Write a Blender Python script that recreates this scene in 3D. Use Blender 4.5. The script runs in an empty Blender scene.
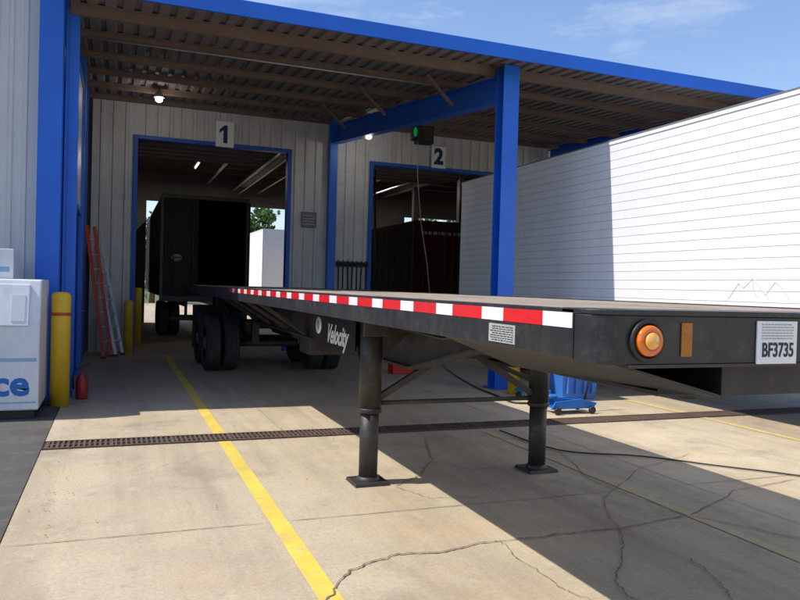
import bpy, bmesh, math, random
from mathutils import Vector, Matrix
random.seed(7)
S = bpy.context.scene; COL = S.collection
PI = math.pi
# ------------------------------------------------------------------ camera maths
F=730.0; PS=math.radians(21.3); ROLL=math.radians(1.6); PITCH=math.radians(0.94); H=1.62
def G(px,py,z=0.0):
    """point of the ground (or of a level z) seen at a photo pixel"""
    u=px-400; v=py-300
    u0=u*math.cos(ROLL)+v*math.sin(ROLL); v0=-u*math.sin(ROLL)+v*math.cos(ROLL)+12
    d=F*(H-z)/v0; l=u0/F*d
    return (l*math.cos(PS)+d*math.sin(PS), d*math.cos(PS)-l*math.sin(PS))
# ------------------------------------------------------------------ materials
def nt(name):
    m=bpy.data.materials.new(name); m.use_nodes=True
    n=m.node_tree; b=n.nodes['Principled BSDF']; return m,n,b
def noise(n,co,scale,detail=6,rough=.6,mp=None):
    t=n.nodes.new('ShaderNodeTexNoise'); t.inputs['Scale'].default_value=scale
    t.inputs['Detail'].default_value=detail; t.inputs['Roughness'].default_value=rough
    if mp:
        q=n.nodes.new('ShaderNodeMapping'); q.inputs['Scale'].default_value=mp
        n.links.new(co,q.inputs['Vector']); co=q.outputs['Vector']
    n.links.new(co,t.inputs['Vector']); return t.outputs['Fac']
def ramp(n,fac,a,b,ca=(0,0,0,1),cb=(1,1,1,1)):
    r=n.nodes.new('ShaderNodeValToRGB'); r.color_ramp.elements[0].position=a; r.color_ramp.elements[1].position=b
    r.color_ramp.elements[0].color=ca; r.color_ramp.elements[1].color=cb
    n.links.new(fac,r.inputs['Fac']); return r.outputs['Color']
def mix(n,fac,a,b,mode='MIX'):
    x=n.nodes.new('ShaderNodeMix'); x.data_type='RGBA'; x.blend_type=mode
    for s,v in ((0,fac),(6,a),(7,b)):
        if isinstance(v,(int,float)): x.inputs[s].default_value=v
        elif isinstance(v,tuple): x.inputs[s].default_value=(*v[:3],1)
        else: n.links.new(v,x.inputs[s])
    return x.outputs[2]
def M(name,c,c2=None,scale=2.0,rough=.6,metal=0.0,bump=0.0,bs=60,mp=None,lo=.35,hi=.7,dirt=0.0,dirtc=(.10,.075,.05),coat=0,spec=.5,streak=0):
    m,n,b=nt(name)
    co=n.nodes.new('ShaderNodeTexCoord').outputs['Object']
    if c2 is None: c2=tuple(x*.8 for x in c)
    f=noise(n,co,scale,7,.65,mp)
    col=mix(n,ramp(n,f,lo,hi),c,c2)
    if dirt:
        f2=noise(n,co,scale*3.1+1,9,.75)
        col=mix(n,mix(n,1.0,ramp(n,f2,.52,.75),(dirt,dirt,dirt),'MULTIPLY'),col,dirtc)
    if streak:      # vertical rain streaks
        f3=noise(n,co,1.0,6,.7,(5,5,.35))
        col=mix(n,mix(n,1.0,ramp(n,f3,.50,.72),(streak,streak,streak),'MULTIPLY'),col,dirtc)
    n.links.new(col,b.inputs['Base Color'])
    fr=noise(n,co,scale*5,4)
    mr=n.nodes.new('ShaderNodeMapRange'); mr.inputs[3].default_value=max(0,rough-.12); mr.inputs[4].default_value=min(1,rough+.12)
    n.links.new(fr,mr.inputs[0]); n.links.new(mr.outputs[0],b.inputs['Roughness'])
    b.inputs['Metallic'].default_value=metal; b.inputs['Specular IOR Level'].default_value=spec
    if coat: b.inputs['Coat Weight'].default_value=coat
    if bump:
        bp=n.nodes.new('ShaderNodeBump'); bp.inputs['Strength'].default_value=bump; bp.inputs['Distance'].default_value=.01
        n.links.new(noise(n,co,bs,5),bp.inputs['Height']); n.links.new(bp.outputs[0],b.inputs['Normal'])
    return m
def EM(name,c,s):
    m,n,b=nt(name); b.inputs['Base Color'].default_value=(*c,1)
    b.inputs['Emission Color'].default_value=(*c,1); b.inputs['Emission Strength'].default_value=s; return m
def concrete():
    m,n,b=nt('concrete'); co=n.nodes.new('ShaderNodeTexCoord').outputs['Object']
    big=noise(n,co,.22,5,.6); mid=noise(n,co,1.3,8,.7); fine=noise(n,co,38,6,.7); grit=noise(n,co,150,3,.7)
    def k(f,a,b_,s): return mix(n,1.0,ramp(n,f,a,b_),(s,s,s),'MULTIPLY')
    c=mix(n,ramp(n,big,.35,.65),(.58,.475,.32),(.47,.395,.275))
    c=mix(n,k(mid,.42,.66,.7),c,(.37,.295,.20))
    c=mix(n,k(fine,.42,.72,.5),c,(.25,.20,.14))
    c=mix(n,k(grit,.5,.8,.5),c,(.70,.61,.46))
    tr=noise(n,co,1.0,7,.65,(1.6,.12,1)); c=mix(n,k(tr,.47,.66,.55),c,(.25,.195,.14))
    oil=noise(n,co,.9,7,.65); c=mix(n,k(oil,.56,.72,.55),c,(.18,.145,.11))
    sp=noise(n,co,5.3,6,.65); c=mix(n,k(sp,.60,.76,.5),c,(.18,.145,.105))
    rs=noise(n,co,.7,7,.7,(1,1,1)); c=mix(n,k(rs,.52,.70,.5),c,(.48,.32,.16))
    pt=noise(n,co,2.6,8,.7,(1,1,1)); c=mix(n,k(pt,.57,.70,.4),c,(.64,.56,.42))
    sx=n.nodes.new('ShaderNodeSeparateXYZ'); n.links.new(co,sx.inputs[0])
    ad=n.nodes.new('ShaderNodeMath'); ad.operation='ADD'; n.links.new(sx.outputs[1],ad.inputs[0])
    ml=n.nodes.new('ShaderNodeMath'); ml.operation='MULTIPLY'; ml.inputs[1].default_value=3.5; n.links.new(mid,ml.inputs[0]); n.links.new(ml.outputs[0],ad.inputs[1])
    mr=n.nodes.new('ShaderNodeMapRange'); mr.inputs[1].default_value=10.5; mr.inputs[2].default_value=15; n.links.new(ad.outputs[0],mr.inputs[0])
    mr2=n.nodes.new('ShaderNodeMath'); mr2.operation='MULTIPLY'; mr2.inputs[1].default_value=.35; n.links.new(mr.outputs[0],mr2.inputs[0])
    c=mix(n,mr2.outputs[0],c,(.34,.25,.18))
    vo=n.nodes.new('ShaderNodeTexVoronoi'); vo.feature='DISTANCE_TO_EDGE'; vo.inputs['Scale'].default_value=.45
    wob=n.nodes.new('ShaderNodeVectorMath'); wob.operation='ADD'
    nz=n.nodes.new('ShaderNodeTexNoise'); nz.inputs['Scale'].default_value=2.2; nz.inputs['Detail'].default_value=8; n.links.new(co,nz.inputs['Vector'])
    n.links.new(co,wob.inputs[0]); n.links.new(nz.outputs['Color'],wob.inputs[1]); n.links.new(wob.outputs[0],vo.inputs['Vector'])
    ed=ramp(n,vo.outputs['Distance'],.0,.006,(.35,.35,.35,1),(0,0,0,1))
    c=mix(n,mix(n,1.0,ed,ramp(n,big,.48,.6),'MULTIPLY'),c,(.16,.13,.10))
    n.links.new(c,b.inputs['Base Color']); b.inputs['Roughness'].default_value=.82
    bp=n.nodes.new('ShaderNodeBump'); bp.inputs['Strength'].default_value=.5; bp.inputs['Distance'].default_value=.008
    n.links.new(fine,bp.inputs['Height']); n.links.new(bp.outputs[0],b.inputs['Normal'])
    return m
def paintmark(name,c,wear=.5,soft=.05):
    m,n,b=nt(name); co=n.nodes.new('ShaderNodeTexCoord').outputs['Object']
    w=noise(n,co,6,10,.8); w2=noise(n,co,70,4,.7)
    k=mix(n,.4,w,w2)
    c2=mix(n,ramp(n,noise(n,co,2.2,6,.6),.35,.7),c,tuple(x*.74 for x in c))
    col=mix(n,ramp(n,k,wear-soft,wear+soft),c2,(.42,.34,.23))
    n.links.new(col,b.inputs['Base Color']); b.inputs['Roughness'].default_value=.75; return m
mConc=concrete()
mDarkG=M('dark_ground',(.065,.06,.055),(.10,.095,.085),scale=1.5,rough=.9,bump=.4,bs=90,dirt=.6,dirtc=(.18,.16,.13))
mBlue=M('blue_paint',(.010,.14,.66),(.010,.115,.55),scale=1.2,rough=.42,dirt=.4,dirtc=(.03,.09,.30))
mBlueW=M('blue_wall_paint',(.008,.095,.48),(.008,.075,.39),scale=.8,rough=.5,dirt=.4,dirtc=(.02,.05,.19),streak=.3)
mWall=M('grey_corrugated_metal',(.62,.61,.58),(.50,.49,.465),scale=.7,rough=.55,dirt=.5,dirtc=(.29,.26,.22),streak=.35)
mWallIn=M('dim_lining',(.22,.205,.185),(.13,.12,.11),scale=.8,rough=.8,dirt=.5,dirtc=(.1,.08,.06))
mWhiteW=M('white_siding',(.62,.62,.615),(.55,.55,.545),scale=.6,rough=.5,dirt=.25,dirtc=(.38,.36,.32),streak=.25)
mRust=M('rusty_purlin',(.19,.125,.095),(.13,.092,.075),scale=2.5,rough=.8,dirt=.6,dirtc=(.28,.21,.165),mp=(.4,3,3))
mDeckU=M('roof_deck_underside',(.20,.16,.14),(.125,.105,.095),scale=1.1,rough=.75,mp=(.5,.25,1),dirt=.6,dirtc=(.30,.25,.22))
mGalv=M('galvanised',(.45,.46,.47),(.34,.35,.36),scale=4,rough=.45,metal=.6)
mBlack=M('black_chassis_paint',(.028,.026,.025),(.060,.052,.046),scale=2.5,rough=.55,dirt=.7,dirtc=(.14,.11,.08),bump=.15,bs=50)
mBlackG=M('black_rail_paint',(.014,.014,.015),(.034,.031,.029),scale=3,rough=.42,dirt=.65,dirtc=(.09,.078,.062),bump=.12,bs=30,mp=(1,.4,1),streak=.25)
mLeg=M('worn_leg_metal',(.026,.025,.025),(.058,.051,.046),scale=5,rough=.5,metal=.2,dirt=.6,dirtc=(.15,.10,.07),bump=.2,mp=(1,1,.4))
mBrc=M('dusty_brace_metal',(.065,.055,.048),(.04,.036,.032),scale=5,rough=.6,dirt=.6,dirtc=(.16,.105,.07),bump=.2)
mRub=M('tyre_rubber',(.028,.027,.026),(.06,.055,.05),scale=5,rough=.85,bump=.3,bs=40,dirt=.6,dirtc=(.16,.13,.10))
mRim=M('wheel_rim',(.30,.30,.30),(.16,.14,.12),scale=6,rough=.5,metal=.5)
mWood=M('weathered_deck_wood',(.38,.31,.235),(.20,.16,.125),scale=3,rough=.85,bump=.5,bs=30,mp=(6,.5,1),dirt=.5,dirtc=(.11,.09,.075))
mRed=M('red_reflective',(.72,.012,.015),(.58,.01,.012),scale=8,rough=.3,dirt=.5,dirtc=(.22,.03,.02))
mWht=M('white_reflective',(.84,.84,.83),(.74,.74,.72),scale=8,rough=.3,dirt=.6,dirtc=(.38,.34,.29))
mPaper=M('white_sign_face',(.88,.88,.86),(.82,.82,.80),scale=5,rough=.5,dirt=.2,dirtc=(.55,.51,.45))
mGreyL=M('grey_sticker',(.42,.42,.40),(.30,.30,.29),scale=14,rough=.5,dirt=.5,dirtc=(.18,.17,.16))
mPale=M('pale_grey_print',(.60,.61,.62),(.52,.53,.54),scale=9,rough=.5)
mInk=M('dark_ink',(.02,.02,.025),rough=.5)
mNavy=M('navy_ink',(.008,.022,.14),rough=.5)
mAmber=M('amber_lens',(.85,.20,.01),(.70,.14,.01),scale=30,rough=.18,coat=.8)
mAmberC=M('amber_lens_centre',(.95,.50,.10),(.9,.4,.06),scale=30,rough=.15,coat=.8)
mOrR=M('orange_reflector',(.46,.17,.02),(.36,.12,.015),scale=40,rough=.25)
mTrW=M('white_trailer_skin',(.86,.86,.86),(.81,.81,.81),scale=.5,rough=.40,dirt=.18,dirtc=(.55,.52,.48),mp=(1,.3,1),streak=.15)
mTrWg=M('trailer_seam',(.20,.19,.18),rough=.6)
mTrLn=M('trailer_rib_shade',(.60,.60,.61),(.50,.50,.51),scale=1.3,rough=.5,mp=(1,.5,3))  # shadow of the ribs, put into the colour of the groove faces
mYel=M('yellow_bollard_paint',(.85,.55,.02),(.75,.47,.02),scale=4,rough=.5,dirt=.5,dirtc=(.36,.23,.05),streak=.3)
mStripe=M('orange_red_band',(.55,.07,.02),rough=.5)
mFrz=M('freezer_white',(.78,.79,.82),(.70,.71,.74),scale=2,rough=.4,dirt=.35,dirtc=(.42,.40,.37),streak=.3)
mIceB=M('ice_blue_print',(.02,.16,.55),rough=.4)
mIceL=M('pale_blue_print',(.30,.48,.68),rough=.4)
mRedP=M('red_fibreglass',(.68,.075,.03),(.54,.055,.025),scale=6,rough=.5,dirt=.4)
mAlu=M('aluminium',(.66,.66,.66),(.52,.52,.52),scale=7,rough=.45,metal=.3,dirt=.3)
mExt=M('red_extinguisher_paint',(.36,.02,.018),(.25,.015,.013),scale=8,rough=.4,dirt=.5)
mRedB=M('red_box_paint',(.70,.03,.02),(.6,.025,.02),scale=8,rough=.4,dirt=.2)
mBlk=M('black_plastic',(.02,.02,.02),rough=.5)
mBin=M('blue_plastic',(.05,.20,.62),(.04,.16,.52),scale=3,rough=.45,dirt=.4,dirtc=(.10,.14,.26))
mTool=M('blue_jack_paint',(.01,.18,.60),(.01,.14,.48),scale=5,rough=.4,dirt=.5,dirtc=(.06,.08,.16))
mGrate=M('rusty_cast_iron',(.12,.07,.05),(.07,.05,.04),scale=7,rough=.8,dirt=.5,dirtc=(.24,.17,.12),bump=.4)
mPit=M('drain_pit',(.015,.013,.012),rough=.9)
mCrack=M('crack_fill',(.14,.115,.085),(.21,.17,.125),scale=6,rough=.95)
mJoint=M('slab_joint_fill',(.20,.165,.125),(.33,.275,.20),scale=3,rough=.95)
mLineY=paintmark('yellow_line_paint',(.80,.59,.085),.575,.06)
mLineF=paintmark('faded_yellow_line_paint',(.62,.50,.19),.48,.07)
mLineG=paintmark('faint_yellow_line_paint',(.72,.56,.15),.52,.06)
mGlassW=M('frosted_window',(.68,.70,.71),(.60,.62,.64),scale=1,rough=.3)
mBkT=M('black_trailer_paint',(.011,.011,.012),(.018,.018,.018),scale=1.4,rough=.55,dirt=.3,dirtc=(.04,.037,.034),spec=.25)
mBkF=M('black_trailer_frame',(.07,.068,.066),(.045,.043,.042),scale=3,rough=.5,dirt=.5,dirtc=(.11,.10,.09))
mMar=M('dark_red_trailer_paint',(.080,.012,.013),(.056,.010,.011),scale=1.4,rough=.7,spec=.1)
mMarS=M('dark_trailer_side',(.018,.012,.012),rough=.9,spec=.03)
mLeaf=M('leaves',(.10,.19,.04),(.05,.11,.025),scale=1.2,rough=.6)
mBark=M('bark',(.12,.09,.06),rough=.9)
mGrass=M('grass_field',(.07,.10,.03),(.10,.10,.045),scale=.5,rough=.95)
mLitter=M('dry_litter',(.12,.09,.055),(.22,.18,.12),scale=9,rough=.95)
mLamp=EM('lit_lamp',(1,.97,.9),10); mGreen=EM('green_signal',(.01,.42,.12),.22); mTubeL=EM('lit_tube',(1,.97,.92),2.5)
# ------------------------------------------------------------------ mesh building
def origin(o):
    v=Vector((0,0,0))
    while o is not None: v+=o.location; o=o.parent
    return v
class MB:
    def __init__(s): s.bm=bmesh.new(); s.mi=0
    def face(s,pts):
        f=s.bm.faces.new([s.bm.verts.new(p) for p in pts]); f.material_index=s.mi; return f
    def hexa(s,P):
        v=[s.bm.verts.new(p) for p in P]
        for q in ((0,3,2,1),(4,5,6,7),(0,1,5,4),(1,2,6,5),(2,3,7,6),(3,0,4,7)):
            f=s.bm.faces.new([v[i] for i in q]); f.material_index=s.mi
        return s
    def box(s,x0,x1,y0,y1,z0,z1):
        return s.hexa([(x0,y0,z0),(x1,y0,z0),(x1,y1,z0),(x0,y1,z0),(x0,y0,z1),(x1,y0,z1),(x1,y1,z1),(x0,y1,z1)])
    def bar(s,p,q,w,h,up=(0,0,1)):
        p=Vector(p);q=Vector(q);d=(q-p).normalized();u=Vector(up)
        if abs(d.dot(u))>.98:u=Vector((0,1,0))
        r=d.cross(u).normalized();t=r.cross(d)
        r*=w/2;t*=h/2
        return s.hexa([p-r-t,p+r-t,p+r+t,p-r+t,q-r-t,q+r-t,q+r+t,q-r+t])
    def tube(s,pts,r,seg=12,cap=True):
        pts=[Vector(p) for p in pts]; rs=r if isinstance(r,(list,tuple)) else [r]*len(pts); rings=[]
        for i,p in enumerate(pts):
            a=pts[max(0,i-1)];b=pts[min(len(pts)-1,i+1)];d=(b-a).normalized()
            u=Vector((0,0,1)) if abs(d.z)<.95 else Vector((0,1,0))
            x=d.cross(u).normalized();y=x.cross(d)
            rings.append([s.bm.verts.new(p+x*math.cos(2*PI*k/seg)*rs[i]+y*math.sin(2*PI*k/seg)*rs[i]) for k in range(seg)])
        for a,b in zip(rings,rings[1:]):
            for k in range(seg):
                f=s.bm.faces.new((a[k],a[(k+1)%seg],b[(k+1)%seg],b[k])); f.material_index=s.mi; f.smooth=True
        if cap:
            for R in (rings[0],rings[-1]):
                f=s.bm.faces.new(R); f.material_index=s.mi
        return s
    def lathe(s,prof,c,axis='z',seg=24,smooth=True):
        c=Vector(c); rings=[]
        for r,h in prof:
            R=[]
            for k in range(seg):
                a=2*PI*k/seg;ca,sa=math.cos(a)*r,math.sin(a)*r
                o={'z':(ca,sa,h),'x':(h,ca,sa),'y':(ca,h,sa)}[axis]
                R.append(s.bm.verts.new(c+Vector(o)))
            rings.append(R)
        for a,b in zip(rings,rings[1:]):
            for k in range(seg):
                f=s.bm.faces.new((a[k],a[(k+1)%seg],b[(k+1)%seg],b[k])); f.material_index=s.mi; f.smooth=smooth
        for R,(r,h) in ((rings[0],prof[0]),(rings[-1],prof[-1])):
            if r>1e-4: f=s.bm.faces.new(R); f.material_index=s.mi
        return s
    def prism(s,poly,axis,a,b):
        def P(p,h): return {'x':(h,p[0],p[1]),'y':(p[0],h,p[1]),'z':(p[0],p[1],h)}[axis]
        A=[s.bm.verts.new(P(p,a)) for p in poly];B=[s.bm.verts.new(P(p,b)) for p in poly];n=len(poly)
        fs=[s.bm.faces.new(A),s.bm.faces.new(B)]+[s.bm.faces.new((A[i],A[(i+1)%n],B[(i+1)%n],B[i])) for i in range(n)]
        for f in fs: f.material_index=s.mi
        return s
    def strip(s,prof,ext,mids=None):
        A=[s.bm.verts.new(p) for p in prof];B=[s.bm.verts.new(Vector(p)+Vector(ext)) for p in prof]
        for i in range(len(prof)-1):
            f=s.bm.faces.new((A[i],A[i+1],B[i+1],B[i])); f.material_index=mids[i] if mids else s.mi
        return s
    def build(s,name,mat,parent=None,bevel=0,smooth=False,label=None):
        L=origin(parent)
        if parent is not None:
            for v in s.bm.verts: v.co-=L
        bmesh.ops.recalc_face_normals(s.bm,faces=s.bm.faces)
        me=bpy.data.meshes.new(name); s.bm.to_mesh(me); s.bm.free()
        for m in (mat if isinstance(mat,(list,tuple)) else [mat]): me.materials.append(m)
        o=bpy.data.objects.new(name,me); COL.objects.link(o)
        if parent is not None: o.parent=parent
        if bevel:
            b=o.modifiers.new('bevel','BEVEL'); b.width=bevel; b.segments=2; b.limit_method='ANGLE'; b.angle_limit=math.radians(40)
        if label: o['label']=label
        return o
def box1(*a): return MB().box(*a)
def tag(o,label=None,cat=None,group=None,kind=None):
    if label:o['label']=label
    if cat:o['category']=cat
    if group:o['group']=group
    if kind:o['kind']=kind
    return o
def thing(name,loc,label,cat,group=None):
    o=bpy.data.objects.new(name,None); COL.objects.link(o); o.location=loc; o.empty_display_size=.2
    return tag(o,label,cat,group)
def text(name,body,size,mat,parent,pos,face='-y',ext=.0015,off=0.0,sx=1.0,align='CENTER',shear=0):
    cu=bpy.data.curves.new(name,'FONT'); cu.body=body; cu.size=size; cu.extrude=ext; cu.offset=off; cu.shear=shear
    cu.align_x=align; cu.align_y='CENTER'; cu.resolution_u=3
    t=bpy.data.objects.new('t',cu); COL.objects.link(t); bpy.context.view_layer.update()
    me=bpy.data.meshes.new_from_object(t.evaluated_get(bpy.context.evaluated_depsgraph_get()))
    bpy.data.objects.remove(t)
    ax={'-y':((1,0,0),(0,0,1),(0,-1,0)),'-x':((0,-1,0),(0,0,1),(-1,0,0))}[face]
    L=origin(parent)
    for v in me.vertices:
        p=Vector(pos)+Vector(ax[0])*v.co.x*sx+Vector(ax[1])*v.co.y+Vector(ax[2])*v.co.z
        v.co=p-L
    me.materials.clear(); me.materials.append(mat)
    o=bpy.data.objects.new(name,me); COL.objects.link(o); o.parent=parent; return o
# ------------------------------------------------------------------ ground
tag(MB().box(-300,300,-200,400,-.6,-.05).build('terrain',mGrass),kind='structure')
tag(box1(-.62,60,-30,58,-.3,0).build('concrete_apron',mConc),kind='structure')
tag(box1(-40,-.63,-30,58,-.3,-.004).build('dark_ground_strip',mDarkG),kind='structure')  # darker ground left of the concrete edge
def sheet(name,x0,x1,y0,y1,mat,z=.004):
    m=MB(); n=max(1,int((y1-y0)/.12)); ed=[]
    if x1-x0<.5 and y1-y0>2:
        for i in range(n+1):
            y=y0+(y1-y0)*i/n; ed.append((m.bm.verts.new((x0+random.uniform(-.0025,.0025),y,z)),m.bm.verts.new((x1+random.uniform(-.0025,.0025),y,z))))
        for a,b in zip(ed,ed[1:]): m.bm.faces.new((a[0],a[1],b[1],b[0]))
    else: m.face([(x0,y0,z),(x1,y0,z),(x1,y1,z),(x0,y1,z)])
    return tag(m.build(name,mat),kind='structure')
sheet('painted_line',1.01,1.13,-1,7.57,mLineY); sheet('painted_line',1.01,1.13,7.93,16.8,mLineY)
sheet('painted_line',3.95,4.05,-1,7.5,mLineF)
sheet('painted_line',7.29,7.41,-1,17,mLineG)
def ribbon(m,pts,w,z,jit=.02,n=9,wander=0):
    P=[];dx=dy=0.0
    for (a,b) in zip(pts,pts[1:]):
        for k in range(n):
            t=k/n
            dx=dx*.8+random.uniform(-wander,wander); dy=dy*.8+random.uniform(-wander,wander)
            P.append(Vector((a[0]+(b[0]-a[0])*t+random.uniform(-jit,jit)+dx,a[1]+(b[1]-a[1])*t+random.uniform(-jit,jit)+dy,z)))
    P.append(Vector((*pts[-1],z)))
    prev=None
    for i,p in enumerate(P):
        d=(P[min(i+1,len(P)-1)]-P[max(i-1,0)]); d.normalize(); r=Vector((-d.y,d.x,0))*w*random.uniform(.35,1)/2
        if i in(0,len(P)-1): r*=.2
        c=(m.bm.verts.new(p-r),m.bm.verts.new(p+r))
        if prev: m.bm.faces.new((prev[0],prev[1],c[1],c[0]))
        prev=c
m=MB()
for L,w in (([(326,604),(350,572),(395,558),(450,552),(500,543),(560,536),(620,530),(690,517)],.016),
          ([(690,517),(745,528),(800,540),(860,560)],.013),([(620,530),(606,500),(640,470),(690,455)],.009),
          ([(620,530),(622,560),(615,585),(640,605)],.012),([(690,517),(735,492),(800,480)],.010),
          ([(425,440),(432,462),(418,478),(395,487)],.015),
          ([(432,462),(470,470),(505,468)],.012),([(425,440),(470,436),(520,440),(560,452)],.010),
          ([(395,487),(430,500),(480,498)],.009),([(560,452),(590,480),(640,500),(690,517)],.010),
          ([(690,560),(720,580),(735,604)],.010),([(500,543),(520,560),(560,590),(600,606)],.007)):
    ribbon(m,[G(*p) for p in L],w,.008,.004,14,.012)
tag(m.build('pavement_crack',mCrack),kind='structure')
m=MB()
for L in ([(-.6,4.9),(1.0,4.9)],[(1.14,4.9),(3.9,4.9)],[(4.1,4.9),(14,4.9)],[(4.62,-2),(4.62,7.55)],[(4.62,7.95),(4.62,17)],[(-.6,10.4),(1.0,10.4)],[(1.14,10.4),(14,10.4)],[(1.75,7.95),(1.75,17)],[(9.0,-2),(9.0,7.55)],[(-.6,13.9),(12,13.9)]):
    ribbon(m,L,.011,.006,.002,24)
tag(m.build('slab_joint',mJoint),kind='structure')
m=MB()
for _ in range(900):
    if random.random()<.6: x=random.uniform(-.6,9); y=7.75+random.choice((-1,1))*(.17+abs(random.gauss(0,.10)))
    elif random.random()<.5: x=-.55+abs(random.gauss(0,.15)); y=random.uniform(5,16)
    else: x=random.uniform(-.6,6); y=random.uniform(5,12)
    s=random.uniform(.004,.012); a=random.uniform(0,PI)
    m.face([(x+math.cos(a+k*PI/2)*s*(1 if k%2 else .6),y+math.sin(a+k*PI/2)*s*(1 if k%2 else .6),.011+random.uniform(0,.006)) for k in range(4)])
tag(m.build('grit',mLitter),'fine grit and dry litter scattered along the drain','litter',kind='stuff')
sheet('drain_channel',-.62,14,7.60,7.90,mPit,.0035)
dg=thing('drain_grate',(4,7.75,0),'long rusty slotted drain grate set across the concrete','drain grate')
m=MB(); m.box(-.62,14,7.58,7.605,.001,.016); m.build('frame',mGrate,dg)
m=MB(); m.box(-.62,14,7.895,7.92,.001,.016); m.build('frame',mGrate,dg)
m=MB(); x=-.6; i=0
while x<13.98:
    m.box(x,x+(.022 if i%12 else .034),7.606,7.894,.005,.014+random.uniform(-.0015,.0015)); x+=.048; i+=1
m.box(-.6,13.98,7.735,7.765,.0045,.0115); m.build('grating',mGrate,dg)
# ------------------------------------------------------------------ workshop building
WY=17.7
def corr_wall(m,x0,x1,y,z0,z1,pitch=.28,depth=.03,into=.0):
    pts=[];x=x0
    while x<x1-1e-4:
        for dx,dd in ((0,0),(.60,0),(.68,-1),(.92,-1),(1.0,0)):
            xx=x+pitch*dx
            if xx>x1: break
            if pts and abs(pts[-1][0]-xx)<1e-6: continue
            pts.append((xx,y+dd*depth,z0))
        x+=pitch
    if pts[-1][0]<x1-1e-4: pts.append((x1,pts[-1][1],z0))
    m.strip(pts,(0,0,z1-z0))
bd=thing('workshop_building',(6,WY,0),'grey ribbed metal workshop building with two numbered drive-in bays','building')
D1=(.40,3.86,4.85);D2=(6.05,9.75,4.75); BX=16.0; ZT=6.1
m=MB()
for a in ((-.55,D1[0],0,ZT),(D1[0],D1[1],D1[2],ZT),(D1[1],D2[0],0,ZT),(D2[0],D2[1],D2[2],ZT),(D2[1],BX,0,ZT)):
    corr_wall(m,a[0],a[1],WY,a[2],a[3],.26,.034)
m.build('front_wall',mWall,bd)
m=MB()
for a in ((-.55,D1[0],0,ZT),(D1[0],D1[1],D1[2]+.002,ZT),(D1[1],D2[0],0,ZT),(D2[0],D2[1],D2[2]+.002,ZT),(D2[1],BX,0,ZT)):
    m.box(a[0]+.002,a[1]-.002,WY+.02,WY+.16,a[2],a[3]-.01)
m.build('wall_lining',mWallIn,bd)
for (a,b,zt) in (D1,D2):
    m=MB(); m.box(a-.09,a+.01,WY-.055,WY+.17,0,zt+.08); m.box(b-.01,b+.09,WY-.055,WY+.17,0,zt+.08); m.box(a+.01,b-.01,WY-.05,WY+.168,zt-.01,zt+.08)
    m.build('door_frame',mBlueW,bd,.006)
    m=MB(); m.box(a+.1,b-.1,WY+.35,WY+3.9,zt+.25,zt+.31)
    for k in range(6): m.box(a+.1,b-.1,WY+.6+k*.6,WY+.66+k*.6,zt+.19,zt+.25)
    m.build('overhead_door',mWallIn,bd)
box1(4.86,5.06,WY-.22,WY-.04,0,5.72).build('wall_column',mBlue,bd,.008)
BY=30.0
m=MB()
BO=[(1.05,3.9),(4.25,8.6),(11.8,15.4)];xs=-.55
for a,b in BO:
    m.box(xs,a,BY,BY+.15,0,ZT-.02); m.box(a+.001,b-.001,BY,BY+.15,4.75,ZT-.02); xs=b
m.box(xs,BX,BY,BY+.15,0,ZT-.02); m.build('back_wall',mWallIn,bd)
m=MB(); m.box(-.7,-.56,WY+.17,BY+.14,0,ZT-.02); m.build('side_wall',mWallIn,bd)
m=MB(); m.box(BX,BX+.14,WY,BY+.15,0,ZT-.02); m.build('side_wall',mWallIn,bd)
m=MB(); m.box(-.75,BX+.2,WY+.0,BY+.3,ZT,ZT+.12); m.build('roof',mDeckU,bd)
for k in range(9):
    y=WY+.9+k*1.4
    m=MB(); m.box(-.5,BX-.1,y,y+.06,5.78,6.08); m.build('roof_joist',mRust,bd)
for x in (4.6,10.6):
    if x>5:
        for y in (22.0,26.0): MB().box(x,x+.2,y,y+.2,0,5.49).build('interior_column',mBkF,bd)
    m=MB(); m.box(x-.02,x+.22,WY+.2,BY-.02,5.50,5.775); m.build('interior_beam',mWallIn,bd)
for (x,z,r) in ((4.3,5.35,.04),(4.5,5.2,.025),(3.3,5.55,.05),(5.3,5.3,.03),(8.3,5.3,.05),(9.2,5.2,.03),(6.7,5.35,.03)):
    MB().tube([(x,WY+1,z),(x,BY-.3,z)],r,8).build('ceiling_pipe',mGalv,bd)
MB().tube([(6.9,WY+2.2,5.2),(6.9,WY+2.2,1.2)],.02,6).build('hanging_hose',mBlk,bd)
MB().tube([(7.2,WY+3.2,5.0),(7.35,WY+3.2,2.3),(7.2,WY+3.2,1.0)],.03,8).build('hanging_hose',mBlk,bd)
for i,(x,y,lb_) in enumerate(((2.5,20.4,'lit tube light on the ceiling inside bay 1, nearest the doorway'),(2.5,25.8,'lit tube light on the ceiling deep inside bay 1'),(8.6,20.4,'lit tube light on the ceiling inside bay 2, nearest the doorway'),(9.0,25.8,'lit tube light on the ceiling deep inside bay 2'))):
    t=thing('tube_light',(x,y,5.6),lb_,'ceiling light','tube lights inside the workshop')
    box1(x-.07,x+.07,y-.65,y+.65,5.62,5.70).build('housing',mGalv,t,.005)
    MB().tube([(x,y-.6,5.595),(x,y+.6,5.595)],.022,8).build('tube',mTubeL,t)
    l=bpy.data.lights.new('tube_glow','AREA'); l.shape='RECTANGLE'; l.size=.1; l.size_y=1.2; l.energy=75; l.color=(1,.95,.86)
    lo=bpy.data.objects.new('tube_glow',l); COL.objects.link(lo); lo.parent=t; lo.location=(0,0,-.05)
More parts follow.
